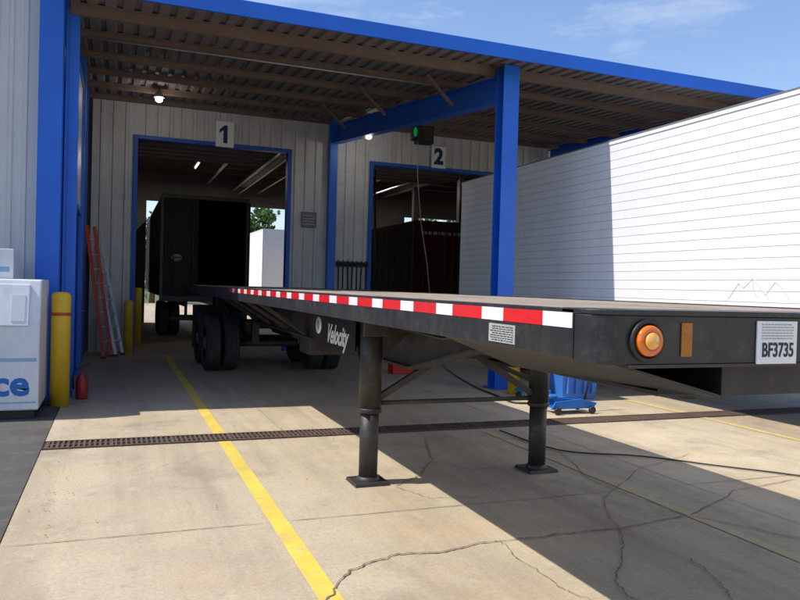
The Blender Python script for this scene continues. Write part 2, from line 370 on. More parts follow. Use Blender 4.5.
# ------------------------------------------------------------------ canopy
cn=thing('canopy',(5.5,14,0),'flat canopy with blue fascia, rusty purlins and one blue front column','canopy')
CY0,CY1=10.06,WY-.06; CX0,CX1=-.66,11.5
def zr(y): return 5.30+(y-10.06)*.058
m=MB(); pts=[];x=CX0
while x<CX1:
    for dx,dz in ((0,0),(.12,.0),(.145,.035),(.205,.035)): pts.append((min(x+dx,CX1),CY0,zr(CY0)+dz))
    x+=.23
pts=[p for i,p in enumerate(pts) if i==0 or p[0]>pts[i-1][0]]
m.strip(pts,(0,CY1-CY0,zr(CY1)-zr(CY0))); m.build('roof_deck',mDeckU,cn)
m=MB(); m.strip([(p[0],p[1],p[2]+.05) for p in pts],(0,CY1-CY0,zr(CY1)-zr(CY0))); m.build('roof_sheet',mWhiteW,cn)
m=MB(); m.box(CX0,CX1+.03,CY0-.05,CY0-.005,5.22,5.435); m.box(CX0,CX1+.03,CY0-.004,CY0+.10,5.415,5.435); m.build('fascia',mBlue,cn,.006)
m=MB(); m.hexa([(CX1,CY0,5.22),(CX1+.04,CY0,5.22),(CX1+.04,CY1,5.66),(CX1,CY1,5.66),(CX1,CY0,5.43),(CX1+.04,CY0,5.43),(CX1+.04,CY1,5.89),(CX1,CY1,5.89)])
m.build('side_trim',mBlue,cn)
for k in range(6):
    y=10.88+k*1.33; z=zr(y); hh=.11 if k else .15
    m=MB(); m.box(CX0+.02,CX1-.01,y,y+.012,z-hh,z-.002); m.box(CX0+.02,CX1-.01,y+.0125,y+.07,z-hh,z-hh+.012); m.box(CX0+.02,CX1-.01,y-.058,y-.0005,z-.014,z-.002)
    m.build('purlin',mRust,cn)
def ibeam(m,p,q,w,h,t=.02):
    p=Vector(p);q=Vector(q)
    m.bar(p,q,t,h-2*t-.002)
    for s in(-1,1): m.bar(p+Vector((0,0,s*(h-t)/2)),q+Vector((0,0,s*(h-t)/2)),w,t)
m=MB(); ibeam(m,(5.95,10.85,4.97),(5.0,WY-.24,5.36),.20,.44); m.build('main_beam',mBlue,cn)
m=MB(); ibeam(m,(11.25,10.85,4.97),(11.25,WY-.1,5.36),.20,.44); m.build('side_beam',mBlue,cn)
def hcol(name,x,y,z1):
    m=MB(); w=.145
    m.box(x-w,x+w,y-.13,y-.112,.02,z1); m.box(x-w,x+w,y+.112,y+.13,.02,z1); m.box(x-.008,x+.008,y-.1115,y+.1115,.02,z1)
    m.box(x-.2,x+.2,y-.2,y+.2,.001,.0195)
    return m.build(name,mBlue,cn,.003)
hcol('column',5.98,10.70,5.32); hcol('column',11.25,10.70,5.32)
for (x,y) in ((4.9,11.6),(4.2,13.2),(4.0,15.2)):
    m=MB(); m.bar((x,y,zr(y)-.10),(x+.62,y+.25,zr(y)-.50),.045,.045); m.build('fly_brace',mRust,cn)
MB().tube([(-.5,12.0,5.25),(5.2,12.0,5.25)],.014,6).build('conduit',mGalv,cn)
# ------------------------------------------------------------------ left building
lb=thing('side_building',(-4,13,0),'white ribbed building on the left with bright blue corner and side','building')
m=MB(); corr_wall(m,-12,-1.0,10.80,0.001,6.15,.17,.022); m.build('front_wall',mWhiteW,lb)
box1(-12,-1.0,10.86,24,0,6.1).build('wall_core',mWallIn,lb)
box1(-12.2,-.60,10.18,24.2,6.16,6.30).build('roof',mBlueW,lb)  # front overhang, out of view, added to push the ground shadow edge forward
m=MB(); m.box(-.99,-.70,10.62,10.90,0,6.15); m.build('corner_column',mBlue,lb,.01)
m=MB(); y=10.9; pts=[]
while y<WY-.07:
    for dy,dd in ((0,0),(.22,0),(.24,.02),(.30,.02),(.32,0)): pts.append((-.64+dd,min(y+dy,WY-.06),0.001))
    y+=.33
pts=[p for i,p in enumerate(pts) if i==0 or p[1]>pts[i-1][1]]
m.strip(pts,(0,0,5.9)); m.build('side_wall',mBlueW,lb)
box1(-.69,-.52,10.91,11.06,0,5.28).build('side_post',mBlue,lb,.005); box1(-.60,-.53,13.4,13.52,0,5.3).build('side_post',mBlue,lb,.005)
m=MB(); m.box(-.64,-.57,11.45,13.2,2.75,4.75); w=m.build('window',mGlassW,lb)
m=MB(); 
for a in ((11.37,11.45,2.67,4.83),(13.2,13.28,2.67,4.83)): m.box(-.62,-.55,a[0],a[1],a[2],a[3])
m.box(-.62,-.55,11.451,13.199,4.75,4.83); m.box(-.62,-.55,11.451,13.199,2.67,2.75); m.build('frame',mBlue,w)
m=MB(); m.box(-.62,-.575,14.2,15.3,.02,2.2); d=m.build('door',mBlueW,lb,.005)
MB().tube([(-.575,14.3,1.05),(-.53,14.3,1.05),(-.53,14.42,1.05)],.012,8).build('handle',mGalv,d)
# ------------------------------------------------------------------ numbers and wall things
def numsign(ch,x,z,label,k=1.0):
    t=thing('number_sign',(x,WY-.06,z),label,'sign')
    m=MB(); m.box(x-.21*k,x+.21*k,WY-.058,WY-.036,z-.30*k,z+.30*k); m.build('panel',mPaper,t,.004)
    if ch=='1':
        P=[(.06,-.21),(.06,.21),(-.01,.21),(-.13,.10),(-.13,.02),(-.035,.09),(-.035,-.21)]
        m=MB(); m.prism([(x+a,z+b) for a,b in P],'y',WY-.062,WY-.0585); m.build('number',mNavy,t)
    else: text('number',ch,.56,mNavy,t,(x,WY-.0605,z),off=.026,sx=.92)
numsign('1',2.33,5.13,'white rectangular sign with a dark number 1 above the left bay')
numsign('2',7.86,5.09,'white rectangular sign with a dark number 2 above the right bay',.95)
np_=thing('notice_plate',(4.42,WY-.05,3.3),'small dark framed notice plate on the wall between the bays','sign')
box1(4.22,4.60,WY-.058,WY-.040,3.05,3.43).build('panel',M('dull_plate',(.12,.115,.11),(.2,.19,.17),scale=9,rough=.5),np_,.003)
for k in range(4): MB().box(4.27,4.55-.03*(k%2),WY-.0595,WY-.0582,3.12+k*.07,3.14+k*.07).build('printed_line',mGreyL,np_)
tr=thing('tool_rack',(5.4,WY-.1,0),'rack of dark hand tools hanging on the wall left of bay 2','rack')
MB().box(5.12,6.0,WY-.08,WY-.045,2.18,2.24).build('rail',mLeg,tr); MB().box(5.12,5.95,WY-.08,WY-.045,1.5,1.55).build('rail',mLeg,tr)
for k in range(7):
    x=5.18+k*.12; zb=random.uniform(.9,1.3); m=MB()
    m.tube([(x,WY-.11,2.2),(x+random.uniform(-.03,.03),WY-.12,zb)],.02,6)
    m.tube([(x-.04,WY-.12,2.12),(x-.045,WY-.12,2.22),(x,WY-.12,2.27),(x+.045,WY-.12,2.22),(x+.04,WY-.12,2.12)],.016,6)
    m.box(x-.04,x+.04,WY-.14,WY-.105,zb-.12,zb+.05)
    m.build('hand_tool',mBlk,tr)
def lamp(x,y,zc,label):
    t=thing('hanging_lamp',(x,y,zc),label,'lamp','lit lamps under the canopy')
    MB().tube([(x,y,zr(y)-.003),(x,y,zc+.12)],.012,6).build('stem',mBlk,t)
    MB().lathe([(.03,.13),(.06,.11),(.10,.03),(.11,.0)],(x,y,zc),'z',18).build('shade',mGalv,t)
    MB().lathe([(.02,.0),(.075,-.01),(.07,-.06),(.03,-.09),(.002,-.095)],(x,y,zc),'z',16).build('bulb',mLamp,t)
    l=bpy.data.lights.new('lamp_light','POINT'); l.energy=9; l.shadow_soft_size=.08; l.color=(1,.94,.85)
    lo=bpy.data.objects.new('lamp_light',l); COL.objects.link(lo); lo.parent=t; lo.location=(0,0,-.18)
lamp(.76,16.0,5.42,'small lit lamp hanging under the canopy left of the number 1 sign')
lamp(5.52,16.5,5.22,'small lit lamp hanging under the canopy near the blue wall column')
sg=thing('signal_box',(6.85,16.4,5.1),'black signal box with a dim green light hanging near the number 2 sign','signal light')
box1(6.72,7.12,16.30,16.60,5.14,5.62).build('housing',mBlk,sg,.01)
box1(6.775,7.065,16.294,16.2985,5.20,5.56).build('face_plate',mLeg,sg)
box1(6.60,6.715,16.36,16.54,5.20,5.58).build('side_housing',mBlk,sg,.01)
m=MB(); m.lathe([(.045,0),(.045,-.010),(.062,-.010),(.062,0)],(0,0,0),'y',20)
for v in m.bm.verts: v.co.z*=1.9; v.co.x*=.8; v.co+=Vector((6.658,16.359,5.39))
m.build('green_light',mGreen,sg)
MB().tube([(6.92,16.45,5.62),(6.92,16.45,zr(16.45)-.002)],.015,6).build('hanger',mBlk,sg)
tag(MB().tube([(6.70,16.28,5.12),(6.72,16.3,4.3),(6.80,16.2,3.2),(6.95,16.1,2.2),(7.05,16.1,1.4)],.010,6).build('pull_cord',mGreyL),'thin pale pull cord hanging down from the signal box','cord')
def ladder(name,b0,t0,w,n,mat,label,sec=(.05,.09)):
    b0=Vector(b0);t0=Vector(t0); t=thing(name,b0,label,'ladder','ladders leaning in the corner')
    W=Vector((.07,w/2,0))
    for s in(-1,1): MB().bar(b0+s*W,t0+s*W,sec[0],sec[1],(0,1,0)).build('side_rail',mat,t)
    for k in range(1,n): 
        p=b0.lerp(t0,k/n); MB().tube([p-W,p+W],.02,8).build('rung',mAlu,t)
    for s in(-1,1):
        p=b0+s*W; m=MB(); m.box(p.x-.045,p.x+.045,p.y-.05,p.y+.05,.001,.05); m.build('rubber_foot',mBlk,t)
ladder('ladder',(-.13,16.30,.03),(-.52,16.85,2.75),.40,9,mRedP,'orange red ladder leaning on the blue side wall beside bay 1',(.075,.07))
ladder('ladder',(.10,16.75,.03),(-.36,17.30,2.35),.36,8,mAlu,'silver aluminium ladder leaning in the corner, right of the red one',(.06,.07))
def bollard(x,y,h,label,band=False,r=.095):
    t=thing('bollard',(x,y,0),label,'bollard','yellow bollards guarding the bays')
    MB().lathe([(r,0),(r,h-.05),(r*.85,h-.018),(r*.5,h-.003),(.001,h)],(x,y,.002),'z',24).build('post',mYel,t)
    if band:
        MB().lathe([(r+.002,h-.30),(r+.003,h-.299),(r+.003,h-.26),(r+.002,h-.259)],(x,y,0),'z',24).build('band',mStripe,t)
bollard(-.64,10.22,1.45,'tall yellow bollard with a thin orange band beside the white ice freezer',True,.115)
bollard(.28,17.25,1.18,'yellow bollard in front of the left jamb of bay 1')
bollard(.52,19.3,1.45,'yellow bollard just inside bay 1')
bollard(5.88,10.05,1.3,'yellow bollard in front of the blue canopy column')
# ice freezer
fz=thing('ice_freezer',(-1.7,9.7,0),'white ice freezer with blue lettering against the left building','freezer')
X0,X1,Y0,Y1=-2.5,-.80,9.30,10.45
MB().prism([(Y0,.10),(Y1,.10),(Y1,1.60),(Y0+.16,1.60),(Y0+.0,1.02)],'x',X0,X1).build('cabinet',mFrz,fz,.02)
box1(X0+.05,X1-.05,Y0+.06,Y1-.05,.002,.10).build('plinth',mBlk,fz)
def slant(m,xa,xb,za,zb,o0,o1):
    def yy(z): return Y0+(z-1.02)/.58*.16
    m.hexa([(xa,yy(za)-o1,za),(xb,yy(za)-o1,za),(xb,yy(za)-o0,za),(xa,yy(za)-o0,za),(xa,yy(zb)-o1,zb),(xb,yy(zb)-o1,zb),(xb,yy(zb)-o0,zb),(xa,yy(zb)-o0,zb)])
m=MB(); slant(m,-1.62,-.92,1.07,1.54,.001,.03); d=m.build('door',mFrz,fz,.006)
m=MB(); slant(m,-1.10,-.96,1.12,1.42,.0305,.036); m.build('notice',mGlassW,d)
m=MB(); slant(m,-1.60,-1.56,1.2,1.4,.031,.05); m.build('handle',mGalv,d)
m=MB(); slant(m,-2.4,-1.68,1.07,1.54,.001,.03); m.build('door',mFrz,fz,.006)
box1(X0+.03,X1-.03,Y0-.004,Y0+.001,.66,.70).build('trim_strip',mIceL,fz); box1(X0+.03,X1-.03,Y0-.004,Y0+.001,.185,.20).build('trim_strip',mIceL,fz)
text('lettering','ice',.40,mIceB,fz,(-.90,Y0-.002,.40),off=.012,align='RIGHT',sx=1.05)
tb=thing('white_box',(-1.6,9.9,1.6),'small white box with pale blue print standing on the ice freezer','box')
box1(-1.9,-1.12,9.62,10.2,1.602,1.95).build('carton',mFrz,tb,.008)
box1(-1.8,-1.16,9.6175,9.6195,1.68,1.74).build('print',mIceL,tb)
x,y=-.40,10.72
fe=thing('fire_extinguisher',(x,y,0),'small dark red fire extinguisher standing on the ground by the blue wall','fire extinguisher')
MB().lathe([(.075,0),(.08,.02),(.08,.24),(.065,.30),(.03,.34),(.025,.38)],(x,y,.001),'z',20).build('cylinder',mExt,fe)
m=MB(); m.box(x-.02,x+.02,y-.02,y+.02,.375,.44); m.bar((x,y,.43),(x+.11,y-.02,.47),.02,.012); m.bar((x,y,.445),(x+.10,y-.02,.50),.02,.01); m.build('valve_handle',mBlk,fe)
MB().tube([(x-.02,y,.42),(x-.09,y-.02,.40),(x-.11,y-.02,.30),(x-.10,y-.02,.14)],.012,8).build('hose',mBlk,fe)
# ------------------------------------------------------------------ wheels
def tyre(x,y,r=.505,w=.27,parent=None,rimside=-1):
    m=MB(); seg=40
    pr=[(.30,-w/2+.03),(.34,-w/2+.005),(.44,-w/2),(.485,-w/2+.02)]
    tread=[]; n=5
    for i in range(n):
        a=-w/2+.03+(w-.06)*i/n; b=-w/2+.03+(w-.06)*(i+1)/n
        tread+=[(r,a+.005),(r,b-.005)]
        if i<n-1: tread+=[(r-.016,b-.004),(r-.016,b+.004)]
    pr=pr+tread+[(.485,w/2-.02),(.44,w/2),(.34,w/2-.005),(.30,w/2-.03)]
    m.lathe(pr,(x,y,r),'x',seg,False)
    t=m.build('wheel',mRub,parent)
    s=rimside
    m=MB(); m.lathe([(.298,s*(w/2-.03)),(.285,s*(w/2-.06)),(.27,s*.02),(.15,s*.03),(.13,s*.10),(.09,s*.13),(.001,s*.135)],(x,y,r),'x',28)
    for k in range(10):
        a=2*PI*k/10; m.lathe([(.012,s*-.01),(.012,s*.03)],(x+s*.025,y+math.cos(a)*.19,r+math.sin(a)*.19),'x',6)
    m.build('rim',mRim,t)
    return t
# ------------------------------------------------------------------ flatbed
fb=thing('flatbed_trailer',(2.795,10,0),'long black flatbed trailer with red and white reflective tape in the foreground','trailer')
YF,YR=2.04,18.2; TX0,TX1=1.50,4.09; ZD=1.564
m=MB(); n=13; wd=(4.03-1.56)/n
for k in range(n):
    a=1.56+k*wd+.003; b=a+wd-.006; dz=random.uniform(-.004,.004)
    m.box(a,b,YF+.09,YR-.03,1.522,1.557+dz)
m.build('deck_planks',mWood,fb,.002)
for s,xa in ((1,TX0),(-1,TX1)):
    P=[(0,1.390),(0,ZD),(.062,ZD),(.062,ZD-.012),(.012,ZD-.012),(.012,1.402),(.055,1.402),(.055,1.390)]
    m=MB(); m.prism([(xa+s*p[0],p[1]) for p in P],'y',YF+.125,YR); m.build('side_rail',mBlackG,fb,.002)
    y=YF+.75
    while y<YR-.3:
        c=[xa+s*.013,xa+s*.058]; MB().box(min(c),max(c),y,y+.09,1.404,1.545).build('stake_pocket',mBlack,fb); y+=1.22
def arcpts(cx,cy,r,a0,a1,n=8): return [(cx+r*math.cos(math.radians(a0+(a1-a0)*k/n)),cy+r*math.sin(math.radians(a0+(a1-a0)*k/n))) for k in range(n+1)]
out=arcpts(TX0+.12,YF+.12,.12,180,270)+arcpts(TX1-.12,YF+.12,.12,270,360)
inn=arcpts(TX0+.12,YF+.12,.085,180,270)+arcpts(TX1-.12,YF+.12,.085,270,360)
m=MB(); m.prism(out+inn[::-1],'z',1.378,1.548); m.build('front_panel',mBlackG,fb,.003)
out2=[(x_,y_-.006) for x_,y_ in out]
m=MB(); m.prism(out2+[(TX1,YF+.2),(TX0,YF+.2)],'z',1.5485,1.5675); m.build('front_cap',mBlackG,fb,.004)
m=MB(); m.box(TX0+.14,TX1-.14,YF-.006,YF+.03,1.366,1.3775); m.build('front_lip',mBlack,fb)
for x in (1.712,3.878):
    m=MB(); m.lathe([(.074,-.001),(.074,-.012),(.066,-.018),(.058,-.014),(.058,-.003)],(x,YF,1.462),'y',32); hl=m.build('marker_light',mBlk,fb)
    MB().lathe([(.056,-.012),(.052,-.028),(.036,-.034),(.033,-.030)],(x,YF,1.462),'y',32).build('lens',mAmber,hl)
    MB().lathe([(.032,-.031),(.026,-.040),(.001,-.042)],(x,YF,1.462),'y',24).build('lens_centre',mAmberC,hl)
for x in (1.887,3.703):
    box1(x-.024,x+.024,YF-.006,YF-.001,1.405,1.525).build('reflector',mOrR,fb,.002)
pl=box1(2.215,2.415,YF-.008,YF-.001,1.375,1.535).build('number_plate',mPaper,fb,.002,label='white identification plate with small print and a number')
text('plate_number','BF3735',.074,mInk,pl,(2.318,YF-.0085,1.425),sx=.72,off=.0015)
m=MB()
for k in range(6):
    x=2.235
    while x<2.385:
        w_=random.uniform(.008,.022); m.box(x,min(x+w_,2.395),YF-.0095,YF-.0081,1.468+k*.0105,1.4715+k*.0105); x+=w_+.004
m.build('small_print',mGreyL,pl)
m=MB(); y=YF+.13; k=0
while y<10.3:
    L=.19 if k%2==0 else .30
    m.mi=k%2; m.box(TX0-.0025,TX0-.0003,y,y+L,1.496,1.550)
    y+=L; k+=1
bmesh.ops.remove_doubles(m.bm,verts=m.bm.verts,dist=.0002)
m.build('reflective_tape',[mWht,mRed],fb)
st=MB().box(TX0-.003,TX0-.0005,2.56,2.78,1.405,1.482).build('sticker',mGreyL,fb,label='grey printed sticker under the tape')
m=MB()
for k in range(7):
    yy_=2.575
    while yy_<2.75:
        w_=random.uniform(.01,.03); m.box(TX0-.0038,TX0-.0031,yy_,min(yy_+w_,2.765),1.412+k*.0095,1.4155+k*.0095); yy_+=w_+.006
m.build('printed_lines',mInk,st)
y=YF+.35
while y<YR-.1:
    m=MB(); m.box(1.57,4.02,y,y+.006,1.425,1.514); m.box(1.57,4.02,y-.03,y+.036,1.5145,1.5205); m.box(1.57,4.02,y-.03,y+.036,1.418,1.4245); m.build('crossmember',mBlack,fb); y+=.36
bp=[(2.25,1.25),(4.4,1.22),(5.5,.98),(12.6,.98),(13.2,1.08),(18.0,1.10)]
for x in (2.30,3.29):
    m=MB(); m.prism(bp+[(18.0,1.416),(2.25,1.416)],'x',x-.005,x+.005)
    for a,b in zip(bp,bp[1:]): m.hexa([(x-.07,a[0],a[1]-.02),(x+.07,a[0],a[1]-.02),(x+.07,b[0],b[1]-.02),(x-.07,b[0],b[1]-.02),(x-.07,a[0],a[1]-.0),(x+.07,a[0],a[1]),(x+.07,b[0],b[1]),(x-.07,b[0],b[1])])
    y=3.0
    while y<17.5:
        zb=1.24 if y<4.4 else (.99 if y<12.6 else 1.10)
        if not (4.4<y<5.5 or 6.6<y<8.6): m.box(x-.06,x+.06,y,y+.008,zb+.003,1.414)
        y+=1.21
    bmn=m.build('main_beam',mBlack,fb)
    if x<2.5: beam=bmn
box1(2.226,2.229,6.9,8.55,.95,1.33).build('name_panel',mBlackG,beam)
text('lettering','Velocity',.29,mPaper,beam,(2.222,7.56,1.085),face='-x',off=.007,sx=.82,shear=.55)
m=MB(); m.lathe([(.001,-.002),(.10,-.002),(.10,0)],(2.2225,8.30,1.16),'x',24)
for v in m.bm.verts: v.co.y=8.30+(v.co.y-8.30)*1.25
e=m.build('oval_emblem',mPaper,beam)
MB().lathe([(.001,-.0035),(.055,-.0035),(.055,-.0025)],(2.2225,8.30,1.16),'x',24).build('emblem_centre',mGreyL,e)
m=MB(); m.hexa([(2.2,YF+.14,1.235),(3.39,YF+.14,1.235),(3.39,YF+.5,1.185),(2.2,YF+.5,1.185),(2.2,YF+.14,1.37),(3.39,YF+.14,1.37),(3.39,YF+.5,1.37),(2.2,YF+.5,1.37)])
m.box(2.2,3.39,YF+.501,3.7,1.18,1.205); m.build('coupler_plate',mBlackG,fb,.004)
for s,xa,xb in ((1,1.66,2.199),(-1,3.93,3.391)):
    m=MB()
    m.hexa([(xa,YF+.10,1.366),(xb,YF+.14,1.225),(xb,3.75,1.175),(xa,3.75,1.385),(xa,YF+.10,1.374),(xb,YF+.14,1.238),(xb,3.75,1.188),(xa,3.75,1.393)])
    m.build('apron_plate',mBlackG,fb)
MB().lathe([(.045,0),(.045,-.03),(.03,-.035),(.03,-.06),(.045,-.065),(.045,-.09)],(2.795,3.0,1.179),'z',20).build('kingpin',mLeg,fb)
def leg(x):
    LY=5.7
    m=MB(); m.lathe([(.092,.60),(.092,1.417)],(x,LY,0),'z',28); l=m.build('landing_leg',mLeg,fb)
    m=MB(); m.lathe([(.0925,.585),(.098,.59),(.098,.62),(.0925,.625)],(x,LY,0),'z',28); m.build('collar',mLeg,l)
    m=MB(); m.lathe([(.078,.05),(.078,.61)],(x,LY,0),'z',28); m.build('inner_tube',mLeg,l)
    m=MB(); m.hexa([(x-.15,LY-.14,.002),(x+.15,LY-.14,.002),(x+.15,LY+.14,.002),(x-.15,LY+.14,.002),(x-.14,LY-.13,.028),(x+.14,LY-.13,.028),(x+.14,LY+.13,.028),(x-.14,LY+.13,.028)])
    m.lathe([(.10,.028),(.09,.05),(.08,.06)],(x,LY,0),'z',16); m.build('foot',mLeg,l,.003)
    s=1 if x<2.8 else -1
    m=MB(); m.prism([(x+s*.093,1.36),(2.795-s*.43,1.36),(2.795-s*.43,1.30),(x+s*.093,1.02)],'y',LY-.006,LY+.006); m.build('gusset',mBlack,l)
    m=MB(); m.box(x-.11,x+.11,LY-.13,LY-.088,1.22,1.40); m.build('gearbox',mBlack,l,.01)
    return l
leg(1.98); leg(3.60)
m=MB(); m.tube([(2.07,5.7,.66),(3.51,5.7,.66)],.020,10); m.build('cross_shaft',mBrc,fb)
m=MB(); m.bar((2.05,5.7,.70),(2.66,5.7,1.06),.05,.05); m.build('brace',mBrc,fb)
m=MB(); m.bar((3.53,5.7,.70),(2.93,5.7,1.06),.05,.05); m.build('brace',mBrc,fb)
m=MB(); m.box(2.31,3.28,5.62,5.78,1.03,1.11); m.build('cross_beam',mBlack,fb)
for x in (1.98,3.6):
    s=1 if x<2.8 else -1
    m=MB(); m.bar((x,5.79,.80),(x+s*.27,6.85,1.02),.05,.03); m.build('brace',mBlack,fb)
m=MB(); m.tube([(3.70,5.7,1.2),(3.80,5.7,1.2),(3.81,5.7,.98),(3.90,5.7,.97)],.014,8); m.build('crank_handle',mLeg,fb)
for y in (8.9,10.0,11.2,12.3):
    for s,xa,xb in ((1,1.60,2.25),(-1,3.99,3.34)):
        m=MB(); m.bar((xa,y,1.41),(xb,y+.10,1.01),.05,.04); m.build('outrigger',mBrc,fb)
MB().tube([(2.1,3.9,1.36),(2.12,4.6,1.28),(2.15,5.6,1.30),(2.14,6.8,1.36),(2.12,9,1.36),(2.14,12,1.05)],.012,6).build('air_line',mBlk,fb)
for y in (13.85,15.2):
    tyre(1.665,y,parent=fb); tyre(2.0,y,parent=fb); tyre(3.59,y,parent=fb,rimside=1); tyre(3.925,y,parent=fb,rimside=1)
    MB().tube([(1.85,y,.505),(3.74,y,.505)],.065,12).build('axle',mBlack,fb)
    for x in (2.38,3.21):
        m=MB(); m.box(x-.05,x+.05,y-.55,y+.45,.60,.66); m.lathe([(.11,0),(.13,.08),(.11,.14),(.13,.2),(.11,.28)],(x,y+.3,.66),'z',16); m.box(x-.06,x+.06,y-.62,y-.5,.55,1.08); m.build('suspension',mBlack,fb)
for x in (1.53,3.44):
    m=MB(); m.box(x,x+.62,16.0,16.012,.25,1.15); m.build('mudflap',mRub,fb)
m=MB(); m.box(TX0+.02,TX1-.02,YR-.03,YR+.0,1.30,1.56); m.build('rear_sill',mBlack,fb)
m=MB(); m.box(1.9,3.7,YR-.12,YR-.04,.52,.62)
for x in (2.2,3.3): m.box(x,x+.08,YR-.11,YR-.05,.62,1.3)
m.build('rear_bumper',mBlack,fb)
MB().box(2.35,3.2,9.2,9.75,.72,1.15).build('storage_box',mBlack,fb,.01)
MB().lathe([(.001,-.36),(.10,-.35),(.12,-.30),(.12,.30),(.10,.35),(.001,.36)],(2.795,10.6,.95),'x',20).build('air_tank',mBlack,fb)
# ------------------------------------------------------------------ van trailers
def vantrailer(x0,x1,y0,y1,z0,z1,skin,seam,label,wheel_y,ribs=True,name='box_trailer',legs=None):
    t=thing(name,((x0+x1)/2,(y0+y1)/2,0),label,'trailer')
    m=MB(); m.box(x0+.03,x1-.03,y0+.03,y1-.03,z0+.02,z1-.02); m.build('body_core',seam,t)
    for s,xa in ((1,x0),(-1,x1)):
        m=MB(); pr=[(xa,z0)]; mi=[]
        z=z0+.14
        while z<z1-.10:
            pr+=[(xa,z-.005),(xa+s*.004,z-.003),(xa+s*.004,z+.001),(xa-s*.001,z+.003),(xa-s*.001,z+.012),(xa,z+.015)]; mi+=[0,1,1,1,0,0]; z+=.138
        pr.append((xa,z1-.07)); mi.append(0)
        m.strip([(p[0],y0,p[1]) for p in pr],(0,y1-y0,0),mi); m.build('side_panel',[skin,mTrLn],t)
        a,b=sorted((xa-s*.012,xa+s*.03)); m=MB(); m.box(a,b,y0,y1,z1-.069,z1-.012); m.build('top_rail',skin,t)
        a,b=sorted((xa-s*.018,xa+s*.03)); m=MB(); m.box(a,b,y0,y1,z1-.0115,z1+.008); m.build('top_edge',seam,t)
        a,b=sorted((xa-s*.014,xa+s*.03)); m=MB(); m.box(a,b,y0,y1,z0-.10,z0+.03); m.build('bottom_rail',skin,t)
    m=MB(); m.box(x0+.031,x1-.031,y0,y1,z1-.015,z1+.006); m.build('roof',skin,t)
    m=MB(); m.box(x0+.02,x1-.02,y1-.028,y1+.003,z0,z1-.013); m.build('rear_doors',skin,t)
    m=MB(); m.box(x0+.02,x1-.02,y0-.003,y0+.028,z0,z1-.013); m.build('front_wall',skin,t)
    m=MB()
    for x in (x0+.7,x1-.8): m.box(x,x+.1,y0+.2,y1-.2,z0-.3,z0-.101)
    y=y0+.4
    while y<y1-.2: m.box(x0+.06,x1-.06,y,y+.05,z0-.10,z0-.005); y+=.4
    m.build('chassis',mBlack,t)
    for y in wheel_y:
        tyre(x0+.17,y,parent=t); tyre(x0+.5,y,parent=t); tyre(x1-.17,y,parent=t,rimside=1)
        MB().tube([(x0+.3,y,.505),(x1-.3,y,.505)],.06,10).build('axle',mBlack,t)
    if legs:
        for x in (x0+.45,x1-.45):
            m=MB(); m.box(x-.06,x+.06,legs-.06,legs+.06,.03,z0-.1); m.box(x-.13,x+.13,legs-.13,legs+.13,.002,.029); m.build('landing_leg',mLeg,t)
    return t
wt=vantrailer(7.43,10.0,-.9,15.3,1.15,4.10,mTrW,mTrWg,'long white ribbed box trailer parked behind the flatbed on the right',(12.0,13.3),True,legs=1.6)
m=MB()   # faint line emblem low on the side
for P in ([(7.3,1.60),(7.14,1.80),(7.06,1.74),(6.92,1.86),(6.66,1.60)],[(7.14,1.80),(7.10,1.66)],[(6.92,1.86),(6.90,1.70),(6.82,1.62)],[(6.72,1.66),(6.58,1.82),(6.5,1.76),(6.36,1.6)]):
    for a,b in zip(P,P[1:]): m.bar((7.4275,a[0],a[1]),(7.4275,b[0],b[1]),.003,.009,(0,0,1))
m.build('line_emblem',mPale,wt)
ft=vantrailer(6.7,9.2,36,49,1.15,4.35,mTrW,mTrWg,'distant white box trailer seen outside through the back of bay 1',(37.5,38.8),True,legs=46)
